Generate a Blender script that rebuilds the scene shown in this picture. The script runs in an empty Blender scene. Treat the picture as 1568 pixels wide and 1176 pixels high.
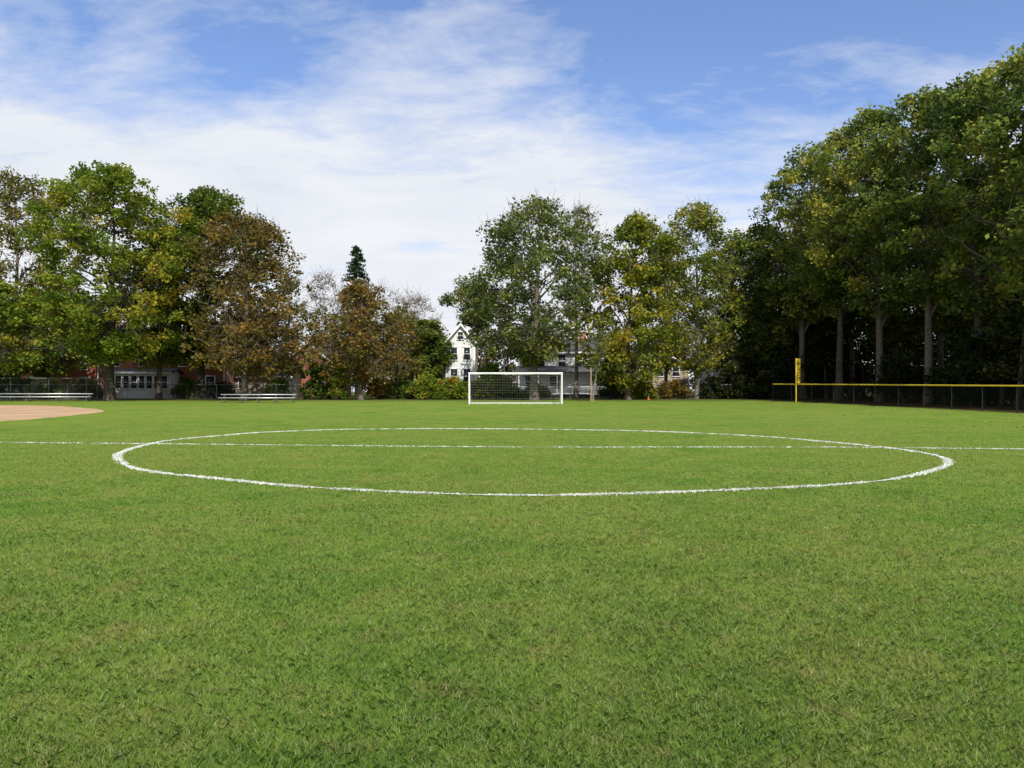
import bpy, math, numpy as np
from mathutils import Vector
R=math.radians
rng=np.random.default_rng(7)
scn=bpy.context.scene
scn.view_settings.view_transform='Standard'; scn.view_settings.look='None'; scn.view_settings.exposure=0
EYE=1.37; F=1184.0
def rise(y):
    t=np.clip((np.asarray(y,float)-20)/75,0,1); return 0.7*(3*t*t-2*t**3)
def site(px,py):           # surveyed bearing -> ground position
    z=50.0
    for _ in range(60): z=0.5*z+0.5*F*(EYE-float(rise(z)))/(py-600)
    return ((px-784)/F*z, z)
def at(px,z): return ((px-784)/F*z, z)
def hgt(py,z): return (600-py)*z/F+EYE

# ---------------------------------------------------------------- materials
def newmat(name):
    m=bpy.data.materials.new(name); m.use_nodes=True; nt=m.node_tree; nt.nodes.clear()
    out=nt.nodes.new('ShaderNodeOutputMaterial'); return m,nt,out
def N(nt,t,**k):
    n=nt.nodes.new(t)
    for a,b in k.items(): setattr(n,a,b)
    return n
def noise(nt,vec,scale,detail=4,rough=0.55,dist=0):
    n=nt.nodes.new('ShaderNodeTexNoise'); n.inputs['Scale'].default_value=scale; n.inputs['Detail'].default_value=detail
    n.inputs['Roughness'].default_value=rough; n.inputs['Distortion'].default_value=dist
    if vec is not None: nt.links.new(vec,n.inputs['Vector'])
    return n.outputs['Fac']
def ramp(nt,fac,stops,interp='LINEAR'):
    r=nt.nodes.new('ShaderNodeValToRGB'); r.color_ramp.interpolation=interp
    els=r.color_ramp.elements
    while len(els)<len(stops): els.new(0.5)
    for e,(p,c) in zip(els,stops):
        e.position=p; e.color=(tuple(c)+(1,)) if hasattr(c,'__len__') else (c,c,c,1)
    nt.links.new(fac,r.inputs['Fac']); return r.outputs['Color']
def mix(nt,fac,a,b,mode='MIX'):
    m=nt.nodes.new('ShaderNodeMix'); m.data_type='RGBA'; m.blend_type=mode
    for s,v in ((m.inputs[0],fac),(m.inputs[6],a),(m.inputs[7],b)):
        if isinstance(v,bpy.types.NodeSocket): nt.links.new(v,s)
        elif hasattr(v,'__len__'): s.default_value=tuple(v)+(1,)*(4-len(v))
        else: s.default_value=v
    return m.outputs[2]
def math_(nt,op,a,b=0.0,c=None):
    m=nt.nodes.new('ShaderNodeMath'); m.operation=op
    for s,v in zip(m.inputs,(a,b,c)):
        if v is None: continue
        if isinstance(v,bpy.types.NodeSocket): nt.links.new(v,s)
        else: s.default_value=v
    return m.outputs[0]
def geopos(nt): return nt.nodes.new('ShaderNodeNewGeometry').outputs['Position']
def simple(name,col,rough=0.6,metal=0,var=0.15,scale=3.0,bump=0):
    m,nt,out=newmat(name); b=N(nt,'ShaderNodeBsdfPrincipled'); b.inputs['Roughness'].default_value=rough; b.inputs['Metallic'].default_value=metal
    tc=N(nt,'ShaderNodeTexCoord').outputs['Object']; f=noise(nt,tc,scale,5)
    c=ramp(nt,f,[(0.3,tuple(x*(1-var) for x in col)),(0.7,tuple(min(1,x*(1+var)) for x in col))])
    nt.links.new(c,b.inputs['Base Color']); nt.links.new(b.outputs[0],out.inputs[0])
    if bump:
        bm=N(nt,'ShaderNodeBump'); bm.inputs['Strength'].default_value=bump; nt.links.new(f,bm.inputs['Height']); nt.links.new(bm.outputs[0],b.inputs['Normal'])
    return m
def leafmat(name,stops,trans=0.35,k=1.0):
    m,nt,out=newmat(name)
    a=N(nt,'ShaderNodeAttribute',attribute_name='tint')
    c=ramp(nt,a.outputs['Fac'],[(p,tuple(x*k for x in c)) for p,c in stops])
    b=N(nt,'ShaderNodeBsdfDiffuse')
    t=N(nt,'ShaderNodeBsdfTranslucent'); mx=N(nt,'ShaderNodeMixShader'); mx.inputs[0].default_value=trans
    nt.links.new(c,b.inputs['Color']); nt.links.new(c,t.inputs['Color'])
    nt.links.new(b.outputs[0],mx.inputs[1]); nt.links.new(t.outputs[0],mx.inputs[2]); nt.links.new(mx.outputs[0],out.inputs[0])
    return m
def turf_color(nt):
    p=geopos(nt)
    big=noise(nt,p,0.16,3,0.5); med=noise(nt,p,0.8,4,0.65); fine=noise(nt,p,6,4,0.7)
    c=ramp(nt,med,[(0.33,(0.092,0.194,0.022)),(0.5,(0.148,0.236,0.034)),(0.68,(0.205,0.258,0.048))])
    c=mix(nt,ramp(nt,big,[(0.38,0.0),(0.62,0.65)]),c,(0.205,0.246,0.048))
    c=mix(nt,ramp(nt,fine,[(0.45,0.0),(0.70,0.65)]),c,(0.072,0.148,0.020))
    dry=noise(nt,p,1.9,6,0.80)
    c=mix(nt,ramp(nt,dry,[(0.53,0.0),(0.70,0.50)]),c,(0.270,0.195,0.078))
    return c,p
def turf_mat():
    m,nt,out=newmat('turf'); c,p=turf_color(nt)
    micro=noise(nt,p,60,3,0.7)
    c=mix(nt,ramp(nt,micro,[(0.3,0.30),(0.5,0.0)]),c,(0.055,0.070,0.018))
    sep=N(nt,'ShaderNodeSeparateXYZ'); nt.links.new(p,sep.inputs[0])
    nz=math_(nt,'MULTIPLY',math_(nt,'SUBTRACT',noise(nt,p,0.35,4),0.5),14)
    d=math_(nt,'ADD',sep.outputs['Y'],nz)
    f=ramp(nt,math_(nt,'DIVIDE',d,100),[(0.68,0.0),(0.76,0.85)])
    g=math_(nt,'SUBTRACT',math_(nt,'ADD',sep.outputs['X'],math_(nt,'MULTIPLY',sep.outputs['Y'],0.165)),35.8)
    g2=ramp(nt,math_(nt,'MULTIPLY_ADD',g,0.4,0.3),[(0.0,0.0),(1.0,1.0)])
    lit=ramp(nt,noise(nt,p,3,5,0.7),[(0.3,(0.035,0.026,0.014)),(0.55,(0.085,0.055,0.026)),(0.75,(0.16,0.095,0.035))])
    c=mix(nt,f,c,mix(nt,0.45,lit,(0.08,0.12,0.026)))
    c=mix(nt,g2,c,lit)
    b=N(nt,'ShaderNodeBsdfDiffuse'); nt.links.new(c,b.inputs['Color'])
    bm=N(nt,'ShaderNodeBump'); bm.inputs['Strength'].default_value=0.6; bm.inputs['Distance'].default_value=0.04
    nt.links.new(noise(nt,p,22,5,0.8),bm.inputs['Height']); nt.links.new(bm.outputs[0],b.inputs['Normal'])
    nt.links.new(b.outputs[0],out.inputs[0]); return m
def blade_mat():
    m,nt,out=newmat('grass_blade'); c,p=turf_color(nt)
    a=N(nt,'ShaderNodeAttribute',attribute_name='tint').outputs['Fac']
    c=mix(nt,1.0,c,ramp(nt,a,[(0.0,(0.66,0.80,0.8)),(0.5,(1.22,1.20,1.15)),(0.86,(1.50,1.45,1.6)),(1.0,(1.0,0.9,1.0))]),'MULTIPLY')
    c=mix(nt,ramp(nt,a,[(0.91,0.0),(0.94,0.65)]),c,(0.42,0.33,0.17))
    b=N(nt,'ShaderNodeBsdfPrincipled'); b.inputs['Roughness'].default_value=0.5; b.inputs['Specular IOR Level'].default_value=0.5
    t=N(nt,'ShaderNodeBsdfTranslucent'); mx=N(nt,'ShaderNodeMixShader'); mx.inputs[0].default_value=0.4
    nt.links.new(c,b.inputs['Base Color']); nt.links.new(c,t.inputs['Color'])
    nt.links.new(b.outputs[0],mx.inputs[1]); nt.links.new(t.outputs[0],mx.inputs[2]); nt.links.new(mx.outputs[0],out.inputs[0]); return m
def paint_mat(name='line_paint',cover=0.45):
    m,nt,out=newmat(name); p=geopos(nt)
    b=N(nt,'ShaderNodeBsdfDiffuse'); b.inputs['Color'].default_value=(0.70,0.71,0.68,1)
    tr=N(nt,'ShaderNodeBsdfTransparent'); mx=N(nt,'ShaderNodeMixShader')
    uv=N(nt,'ShaderNodeUVMap').outputs[0]; s=N(nt,'ShaderNodeSeparateXYZ'); nt.links.new(uv,s.inputs[0])
    e=math_(nt,'ABSOLUTE',s.outputs['Y'])
    n=math_(nt,'ADD',math_(nt,'MULTIPLY',noise(nt,p,1.5,3),0.65),math_(nt,'MULTIPLY',noise(nt,p,22,4,0.75),0.75))
    v=math_(nt,'SUBTRACT',n,math_(nt,'MULTIPLY',e,0.30))
    f=ramp(nt,v,[(cover,0.0),(cover+0.05,1.0)])
    nt.links.new(f,mx.inputs[0]); nt.links.new(tr.outputs[0],mx.inputs[1]); nt.links.new(b.outputs[0],mx.inputs[2]); nt.links.new(mx.outputs[0],out.inputs[0]); return m
def link_mat(name,col,cell,w):
    m,nt,out=newmat(name); uv=N(nt,'ShaderNodeUVMap').outputs[0]; s=N(nt,'ShaderNodeSeparateXYZ'); nt.links.new(uv,s.inputs[0])
    a=math_(nt,'FRACT',math_(nt,'DIVIDE',math_(nt,'ADD',s.outputs['X'],s.outputs['Y']),cell))
    b_=math_(nt,'FRACT',math_(nt,'DIVIDE',math_(nt,'SUBTRACT',s.outputs['X'],s.outputs['Y']),cell))
    f=math_(nt,'LESS_THAN',math_(nt,'MINIMUM',a,b_),w)
    b=N(nt,'ShaderNodeBsdfDiffuse'); b.inputs['Color'].default_value=col+(1,)
    tr=N(nt,'ShaderNodeBsdfTransparent'); mx=N(nt,'ShaderNodeMixShader')
    nt.links.new(f,mx.inputs[0]); nt.links.new(tr.outputs[0],mx.inputs[1]); nt.links.new(b.outputs[0],mx.inputs[2]); nt.links.new(mx.outputs[0],out.inputs[0]); return m
def siding(name,col,pitch=0.18):
    m,nt,out=newmat(name); tc=N(nt,'ShaderNodeTexCoord').outputs['Object']; s=N(nt,'ShaderNodeSeparateXYZ'); nt.links.new(tc,s.inputs[0])
    fr=math_(nt,'FRACT',math_(nt,'DIVIDE',s.outputs['Z'],pitch))
    c=ramp(nt,noise(nt,tc,1.2,5,0.6),[(0.3,tuple(x*0.86 for x in col)),(0.7,col)])
    b=N(nt,'ShaderNodeBsdfPrincipled'); b.inputs['Roughness'].default_value=0.7
    bm=N(nt,'ShaderNodeBump'); bm.inputs['Strength'].default_value=0.5; bm.inputs['Distance'].default_value=0.02
    nt.links.new(fr,bm.inputs['Height']); nt.links.new(bm.outputs[0],b.inputs['Normal']); nt.links.new(c,b.inputs['Base Color']); nt.links.new(b.outputs[0],out.inputs[0]); return m
def brick_mat():
    m,nt,out=newmat('red_brick'); tc=N(nt,'ShaderNodeTexCoord').outputs['Object']
    mp=N(nt,'ShaderNodeMapping'); mp.inputs['Rotation'].default_value=(R(90),0,0); nt.links.new(tc,mp.inputs[0])
    br=N(nt,'ShaderNodeTexBrick'); br.inputs['Color1'].default_value=(0.40,0.095,0.05,1); br.inputs['Color2'].default_value=(0.30,0.075,0.045,1); br.inputs['Mortar'].default_value=(0.32,0.22,0.18,1)
    br.inputs['Scale'].default_value=4; nt.links.new(mp.outputs[0],br.inputs['Vector'])
    b=N(nt,'ShaderNodeBsdfPrincipled'); b.inputs['Roughness'].default_value=0.85; nt.links.new(br.outputs[0],b.inputs['Base Color']); nt.links.new(b.outputs[0],out.inputs[0]); return m

M=dict(
 bark=simple('bark_grey',(0.120,0.098,0.074),0.9,var=0.45,scale=5,bump=0.6),
 barkd=simple('bark_dark',(0.055,0.044,0.033),0.9,var=0.45,scale=5,bump=0.6),
 barkw=simple('bark_woodland',(0.068,0.057,0.044),0.9,var=0.5,scale=4,bump=0.6),
 barkp=simple('bark_pale',(0.200,0.172,0.138),0.9,var=0.4,scale=4,bump=0.6),
 white=simple('white_trim',(0.78,0.78,0.76),0.5,var=0.06),
 metalw=simple('white_powdercoat',(0.80,0.80,0.80),0.35,var=0.03),
 wpaint=simple('painted_blade_white',(0.66,0.68,0.62),0.8,var=0.1),
 alu=simple('aluminium',(0.66,0.67,0.68),0.38,0.5,var=0.08),
 steel=simple('galvanised_steel',(0.25,0.26,0.26),0.5,0.5,var=0.15),
 black=simple('black_vinyl',(0.02,0.022,0.02),0.6,var=0.2),
 wood=simple('weathered_pole_wood',(0.26,0.20,0.14),0.8,var=0.2),
 yellow=simple('yellow_plastic',(0.62,0.44,0.02),0.5,var=0.10),
 orange=simple('orange_plastic',(0.7,0.12,0.03),0.5,var=0.08),
 glass=simple('window_glass',(0.025,0.03,0.035),0.08,var=0.3),
 shingle=simple('roof_shingle',(0.075,0.072,0.072),0.9,var=0.35,scale=9,bump=0.4),
 shingleb=simple('brown_shingle',(0.10,0.065,0.045),0.9,var=0.35,scale=9,bump=0.4),
 white_side=siding('white_clapboard',(0.78,0.79,0.78)),
 grey_side=siding('grey_clapboard',(0.66,0.67,0.66)),
 tan_side=siding('tan_clapboard',(0.40,0.34,0.24)),
 brick=brick_mat(),
 paint=paint_mat('line_paint',0.50), paint2=paint_mat('thin_line_paint',0.55), faint=paint_mat('worn_line_paint',0.68),
 net=simple('net_cord',(0.34,0.35,0.36),0.8,var=0.1),
)
LK=1.75
M['maple_yg']=leafmat('leaf_yellow_green',[(0.0,(0.034,0.066,0.010)),(0.45,(0.082,0.118,0.015)),(0.75,(0.145,0.156,0.018)),(1.0,(0.23,0.165,0.020))],0.4,LK*1.05)
M['maple_dk']=leafmat('leaf_dark_green',[(0.0,(0.022,0.042,0.009)),(0.5,(0.050,0.078,0.013)),(0.85,(0.086,0.106,0.016)),(1.0,(0.14,0.12,0.02))],0.35,LK)
M['brown']=leafmat('leaf_russet',[(0.0,(0.050,0.056,0.014)),(0.35,(0.100,0.078,0.020)),(0.7,(0.155,0.092,0.022)),(0.9,(0.150,0.075,0.020)),(1.0,(0.10,0.11,0.018))],0.35,LK)
M['bronze']=leafmat('leaf_bronze_green',[(0.0,(0.045,0.058,0.014)),(0.4,(0.090,0.090,0.020)),(0.75,(0.130,0.096,0.022)),(1.0,(0.085,0.115,0.018))],0.35,LK)
M['olive']=leafmat('leaf_olive',[(0.0,(0.036,0.052,0.016)),(0.5,(0.074,0.096,0.026)),(0.85,(0.116,0.130,0.034)),(1.0,(0.155,0.135,0.035))],0.35,LK)
M['yellow_l']=leafmat('leaf_yellow',[(0.0,(0.055,0.082,0.012)),(0.45,(0.120,0.142,0.018)),(0.8,(0.205,0.178,0.022)),(1.0,(0.30,0.19,0.02))],0.4,LK)
M['oak']=leafmat('leaf_oak',[(0.0,(0.018,0.030,0.008)),(0.45,(0.044,0.062,0.014)),(0.8,(0.094,0.112,0.022)),(1.0,(0.16,0.140,0.024))],0.38,LK*1.5)
M['under']=leafmat('leaf_understory_shaded',[(0.0,(0.010,0.014,0.006)),(0.5,(0.020,0.030,0.010)),(0.92,(0.038,0.047,0.014)),(1.0,(0.080,0.033,0.012))],0.2,1.25)  # leaf colour darkened to carry the shade beneath the woodland canopy
M['dist']=leafmat('leaf_distant',[(0.0,(0.050,0.050,0.030)),(0.35,(0.080,0.070,0.040)),(0.6,(0.064,0.078,0.026)),(0.85,(0.105,0.085,0.038)),(1.0,(0.13,0.08,0.03))],0.3,1.4)
M['grey_t']=leafmat('leaf_greybrown',[(0.0,(0.085,0.072,0.056)),(0.6,(0.135,0.112,0.085)),(1.0,(0.16,0.11,0.06))],0.2,1.5)
M['spruce']=leafmat('needle_spruce',[(0.0,(0.014,0.028,0.014)),(0.6,(0.030,0.050,0.024)),(1.0,(0.05,0.068,0.03))],0.1,1.4)
M['ivy']=leafmat('leaf_ivy',[(0.0,(0.05,0.09,0.010)),(0.5,(0.12,0.16,0.018)),(0.8,(0.20,0.20,0.025)),(1.0,(0.20,0.11,0.02))],0.4,1.7)
M['litter']=leafmat('dead_leaf',[(0.0,(0.10,0.05,0.02)),(0.5,(0.24,0.13,0.05)),(1.0,(0.42,0.30,0.14))],0.2,1.0)

# ---------------------------------------------------------------- mesh helpers
def npmesh(name,parts,mats):
    V=[];Lp=[];LT=[];T=[];MI=[];off=0
    for v,f,t,mi in parts:
        if len(v)==0: continue
        v=np.asarray(v,np.float32); f=np.asarray(f,np.int32)
        V.append(v); Lp.append((f+off).ravel()); LT.append(np.full(len(f),f.shape[1],np.int32)); MI.append(np.full(len(f),mi,np.int32))
        T.append(np.zeros(len(v),np.float32) if t is None else np.asarray(t,np.float32)); off+=len(v)
    V=np.concatenate(V);Lp=np.concatenate(Lp);LT=np.concatenate(LT);T=np.concatenate(T);MI=np.concatenate(MI)
    me=bpy.data.meshes.new(name); me.vertices.add(len(V)); me.vertices.foreach_set('co',V.ravel())
    me.loops.add(len(Lp)); me.loops.foreach_set('vertex_index',Lp.astype(np.int32))
    me.polygons.add(len(LT)); st=np.concatenate([[0],np.cumsum(LT)[:-1]]).astype(np.int32)
    me.polygons.foreach_set('loop_start',st); me.polygons.foreach_set('loop_total',LT); me.polygons.foreach_set('material_index',MI)
    a=me.attributes.new('tint','FLOAT','POINT'); a.data.foreach_set('value',T)
    for m in mats: me.materials.append(m)
    me.update(calc_edges=True); me.validate()
    return me
def obj(name,me,loc=(0,0,0),parent=None,rz=0):
    o=bpy.data.objects.new(name,me); scn.collection.objects.link(o); o.location=loc; o.rotation_euler=(0,0,rz)
    if parent: o.parent=parent
    return o
def empty(name,loc=(0,0,0),rz=0):
    o=bpy.data.objects.new(name,None); scn.collection.objects.link(o); o.location=loc; o.rotation_euler=(0,0,rz); o.empty_display_size=0.5; return o
def tube(pts,rad,sides=6):
    pts=np.asarray(pts,float); n=len(pts); rad=np.broadcast_to(np.asarray(rad,float),(n,))
    d=np.gradient(pts,axis=0); d/=np.linalg.norm(d,axis=1)[:,None]+1e-9
    ref=np.array([0,0,1.0]) if abs(d[:,2].mean())<0.8 else np.array([1.0,0,0])
    u=np.cross(d,ref); u/=np.linalg.norm(u,axis=1)[:,None]+1e-9; w=np.cross(d,u)
    a=np.arange(sides)*2*np.pi/sides
    V=(pts[:,None,:]+rad[:,None,None]*(np.cos(a)[None,:,None]*u[:,None,:]+np.sin(a)[None,:,None]*w[:,None,:])).reshape(-1,3)
    i=np.arange(n-1)[:,None]*sides; j=np.arange(sides)[None,:]; k=(j+1)%sides
    Fc=np.stack([i+j,i+k,i+sides+k,i+sides+j],-1).reshape(-1,4)
    return V,Fc
class Acc:
    def __init__(s): s.V=[];s.F=[];s.n=0
    def add(s,v,f):
        s.V.append(np.asarray(v,float)); s.F.append(np.asarray(f)+s.n); s.n+=len(v)
    def tube(s,p,r,sides=6): s.add(*tube(p,r,sides))
    def box(s,x0,x1,y0,y1,z0,z1):
        v=[(x0,y0,z0),(x1,y0,z0),(x1,y1,z0),(x0,y1,z0),(x0,y0,z1),(x1,y0,z1),(x1,y1,z1),(x0,y1,z1)]
        s.add(v,[(0,3,2,1),(4,5,6,7),(0,1,5,4),(1,2,6,5),(2,3,7,6),(3,0,4,7)])
    def hexa(s,v): s.add(v,[(0,3,2,1),(4,5,6,7),(0,1,5,4),(1,2,6,5),(2,3,7,6),(3,0,4,7)])
    def part(s,tint=None,mi=0):
        return (np.concatenate(s.V),np.concatenate(s.F),None if tint is None else np.full(s.n,tint),mi) if s.n else (np.zeros((0,3)),np.zeros((0,4)),None,mi)
    def obj(s,name,mat,parent=None,loc=(0,0,0),rz=0):
        return obj(name,npmesh(name,[s.part()],[mat]),loc,parent,rz)
def leaves(C,rad,n,size,tint,rg,squash=0.7,flat=0.35,jit=0.16):
    K=len(C); n=np.broadcast_to(np.asarray(n),(K,)).astype(int); idx=np.repeat(np.arange(K),n); T=len(idx)
    d=rg.normal(size=(T,3)); d/=np.linalg.norm(d,axis=1)[:,None]; r=rg.random(T)**0.55
    p=C[idx]+d*r[:,None]*rad[idx][:,None]*np.array([1,1,squash])
    nrm=rg.normal(size=(T,3)); nrm[:,2]=np.abs(nrm[:,2])+flat; nrm/=np.linalg.norm(nrm,axis=1)[:,None]
    a=rg.normal(size=(T,3)); u=np.cross(nrm,a); u/=np.linalg.norm(u,axis=1)[:,None]+1e-9; w=np.cross(nrm,u)
    s=(size*(0.6+0.8*rg.random(T)))[:,None]
    V=np.stack([p+u*s,p+w*s*0.62+u*s*0.1,p-u*s,p-w*s*0.62+u*s*0.1],1).reshape(-1,3)
    Fc=np.arange(T*4).reshape(-1,4)
    t=np.clip(tint[idx]+rg.normal(size=T)*jit,0,1); return V,Fc,np.repeat(t,4)

def tree(name,pos,H,W,base,leaf,bark,ncl=200,nl=150,lsize=0.17,clr=1.0,r0=0.35,seed=1,twigs=0,tint=0.45,tvar=0.22,wide=0.38,skew=0.0,lean=(0,0),limbs=11,fork=None,bald_top=0.0,depth=1.0):
    rg=np.random.default_rng(seed); acc=Acc(); n=12; t=np.linspace(0,1,n)
    wob=np.cumsum(rg.normal(size=(n,2))*0.12,0); wob-=wob[0]
    tr=np.stack([lean[0]*t**1.5+wob[:,0]*t,lean[1]*t**1.5+wob[:,1]*t,t*H*0.88],1)
    tr[0,2]=-0.3
    rr=r0*(1-t*0.88); rr[0]*=1.5; rr[1]*=1.02
    acc.tube(tr,rr,9)
    ph=rg.random(8)*6.28
    def env(s,az):
        s=np.clip(s,0,1); q=np.where(s<wide,(wide-s)/wide,(s-wide)/(1-wide))
        rad=(1-q**2.3)**0.55
        m=1+0.12*np.sin(2*az+ph[0]+s*2)+0.10*np.sin(3*az+ph[1]+s*5)+0.11*np.sin(5*az+ph[2]+s*9)
        return (W-clr*0.2)*rad*m
    CH=H-base-clr*0.5
    ctr=lambda s:np.stack([np.interp(s*CH+base,tr[:,2],tr[:,0]),np.interp(s*CH+base,tr[:,2],tr[:,1])],-1)
    samples=[tr[3:]]; sr=[rr[3:]]
    fk=fork if fork else base*0.75
    for i in range(limbs):
        az=i*2.4+rg.normal()*0.3; f=(i+0.5)/limbs
        z0=fk+f*(H*0.62-fk); s=np.clip(((z0-base)/CH)+0.16+0.30*rg.random()*(1-f),0.05,0.93)
        e=env(s,az)*0.86; c=ctr(s)
        P0=np.array([np.interp(z0,tr[:,2],tr[:,0]),np.interp(z0,tr[:,2],tr[:,1]),z0]); P3=np.array([c[0]+e*np.cos(az)+skew,c[1]+e*np.sin(az)*depth,base+s*CH])
        P1=P0+np.array([np.cos(az)*e*0.30,np.sin(az)*e*0.30,(P3[2]-z0)*0.45+0.5]); u=np.linspace(0,1,9)[:,None]
        L=(1-u)**2*P0+2*u*(1-u)*P1+u**2*P3+rg.normal(size=(9,3))*0.13*u
        rb=np.interp(z0,tr[:,2],rr)*0.55; rl=rb*(1-u[:,0]*0.82)
        acc.tube(L,rl,6); samples.append(L[2:]); sr.append(rl[2:])
    S=np.concatenate(samples); SR=np.concatenate(sr)
    s=rg.random(ncl)**0.95; az=rg.random(ncl)*6.283; rf=rg.random(ncl)**0.42
    c=ctr(s); e=env(s,az)*rf
    C=np.stack([c[:,0]+e*np.cos(az)+skew*s,c[:,1]+e*np.sin(az)*depth,base+s*CH],1)
    C[:,2]-=0.12*e*(s<0.35)
    C+=rg.normal(size=C.shape)*0.25
    cr=clr*(0.5+0.9*rg.random(ncl))
    for k in range(ncl):
        d=np.linalg.norm(S-C[k],axis=1)+np.where(S[:,2]>C[k,2],1.5,0); j=np.argmin(d); A=S[j]; B=C[k]
        m=(A+B)/2+np.array([0,0,-0.08*np.linalg.norm(B-A)])+rg.normal(size=3)*0.15
        r1=min(SR[j]*0.6,0.07); acc.tube([A,m,B],[r1,r1*0.65,0.015],4)
        for _ in range(twigs):
            d3=rg.normal(size=3); d3/=np.linalg.norm(d3); d3[2]=abs(d3[2])*0.9+0.2; l=cr[k]*(0.8+rg.random()*0.9)
            acc.tube([B,B+d3*l*0.5+rg.normal(size=3)*0.08,B+d3*l],[0.022,0.016,0.009],3)
    ct=np.clip(tint+tvar*(np.sin(az*1.5+ph[3])*0.4+np.sin(s*5+ph[4])*0.3)+rg.normal(size=ncl)*tvar*0.7,0,1)
    cnt=(nl*(cr/clr)**2*(0.6+0.8*rg.random(ncl))*(1-bald_top*np.clip((s-0.45)*1.9,0,1))).astype(int)
    lv=leaves(C,cr,cnt,lsize,ct,rg,0.72)
    me=npmesh(name,[acc.part(mi=1),(lv[0],lv[1],lv[2],0)],[leaf,bark])
    return obj(name,me,(pos[0],pos[1],float(rise(pos[1]))),rz=0)

def shrub(name,pos,w,d,h,leaf,seed=0,ncl=40,nl=110,lsize=0.12,tint=0.45,clr=0.5):
    rg=np.random.default_rng(seed); a=rg.random(ncl)*6.28; r=rg.random(ncl)**0.5; q=rg.random(ncl)
    prof=np.sqrt(np.clip(1-(q*0.95)**2,0,1))*(0.8+0.35*rg.random(ncl))
    C=np.stack([np.cos(a)*r*w/2*prof,np.sin(a)*r*d/2*prof,0.25+q*(h-0.55)*(0.8+0.3*rg.random(ncl))],1)
    cr=clr*(0.6+0.7*rg.random(ncl)); acc=Acc()
    for k in range(ncl):
        b=np.array([C[k,0]*0.35,C[k,1]*0.35,-0.1]); acc.tube([b,(b+C[k])/2+rg.normal(size=3)*0.1,C[k]],[0.03,0.02,0.01],3)
    lv=leaves(C,cr,nl,lsize,np.clip(tint+rg.normal(size=ncl)*0.2,0,1),rg,0.85)
    return obj(name,npmesh(name,[acc.part(mi=1),(lv[0],lv[1],lv[2],0)],[leaf,M['barkd']]),(pos[0],pos[1],float(rise(pos[1]))))

# ---------------------------------------------------------------- ground
ys=np.unique(np.concatenate([np.linspace(-60,0,8),np.linspace(0,110,111),np.geomspace(112,2500,24)])); xs=np.unique(np.concatenate([-np.geomspace(80,2500,16),np.linspace(-78,78,40),np.geomspace(80,2500,16)]))
X,Y=np.meshgrid(xs,ys); V=np.stack([X,Y,rise(Y)],-1).reshape(-1,3); nx=len(xs); i=np.arange(len(ys)-1)[:,None]*nx+np.arange(nx-1)[None,:]
Fc=np.stack([i,i+1,i+nx+1,i+nx],-1).reshape(-1,4)
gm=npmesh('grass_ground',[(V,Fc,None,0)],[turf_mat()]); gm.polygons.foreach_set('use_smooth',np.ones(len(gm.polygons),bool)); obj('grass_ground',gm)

def blades(P,hh,ww,rg,tint,lean_k=0.7):
    n=len(P); a=rg.random(n)*6.283; lean=rg.normal(size=(n,2))*lean_k*hh[:,None]
    side=np.stack([np.cos(a),np.sin(a),np.zeros(n)],1)*ww[:,None]*0.5
    base=np.stack([P[:,0],P[:,1],rise(P[:,1])-0.002],1)
    tip=base+np.stack([lean[:,0],lean[:,1],hh],1)
    mid=base+np.stack([lean[:,0]*0.3,lean[:,1]*0.3,hh*0.6],1)
    V=np.stack([base-side,base+side,mid+side*0.8,tip,mid-side*0.8],1).reshape(-1,3)
    i=np.arange(n)[:,None]*5; return V,np.concatenate([i+0,i+1,i+2,i+3,i+4],1),np.repeat(tint,5)
nb=620000; rb=np.exp(rng.random(nb)*(math.log(42)-math.log(2.1))+math.log(2.1)); az=(rng.random(nb)-0.5)*R(86)
P=np.stack([rb*np.sin(az),rb*np.cos(az)],1)
ok=~((P[:,0]<-18)&(P[:,1]>31)); P=P[ok]; rb=rb[ok]; nb=len(P)
tf=0.5+0.5*np.sin(P[:,0]*3.1+np.sin(P[:,1]*2.3)*2)*np.sin(P[:,1]*2.7+np.sin(P[:,0]*1.9)*2)
hh=(0.010+0.018*rng.random(nb)+0.007*tf)*np.clip(1.1-rb/55,0.4,1); ww=0.0021+0.0006*rb
obj('grass',npmesh('grass',[blades(P,hh,ww,rng,rng.random(nb))+(0,)],[blade_mat()]))
# a few fallen leaves, mostly along the tree line and fence
rg=np.random.default_rng(91); n1_=45
r1=np.exp(rg.random(n1_)*math.log(12)+math.log(2.8)); a1=(rg.random(n1_)-0.5)*R(84)
Q=np.concatenate([np.stack([r1*np.sin(a1),r1*np.cos(a1)],1),np.stack([rg.uniform(-50,26,2600),66+rg.random(2600)**0.7*14],1),np.stack([rg.uniform(17,30,700),rg.uniform(25,70,700)],1)])
cen=np.column_stack([Q,rise(Q[:,1])+0.022]); k=len(cen)
sz=np.where(np.arange(k)<n1_,0.010,0.055)
u=rg.normal(size=(k,3))*[1,1,0.25]; u/=np.linalg.norm(u,axis=1)[:,None]; w_=np.cross(u,[0,0,1])+rg.normal(size=(k,3))*0.15; s_=(sz*(0.6+0.8*rg.random(k)))[:,None]
V=np.stack([cen+u*s_,cen+w_*s_*0.6,cen-u*s_,cen-w_*s_*0.6],1).reshape(-1,3)
obj('fallen_leaves',npmesh('fallen_leaves',[(V,np.arange(k*4).reshape(-1,4),np.repeat(rg.random(k),4),0)],[M['litter']]))

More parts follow.
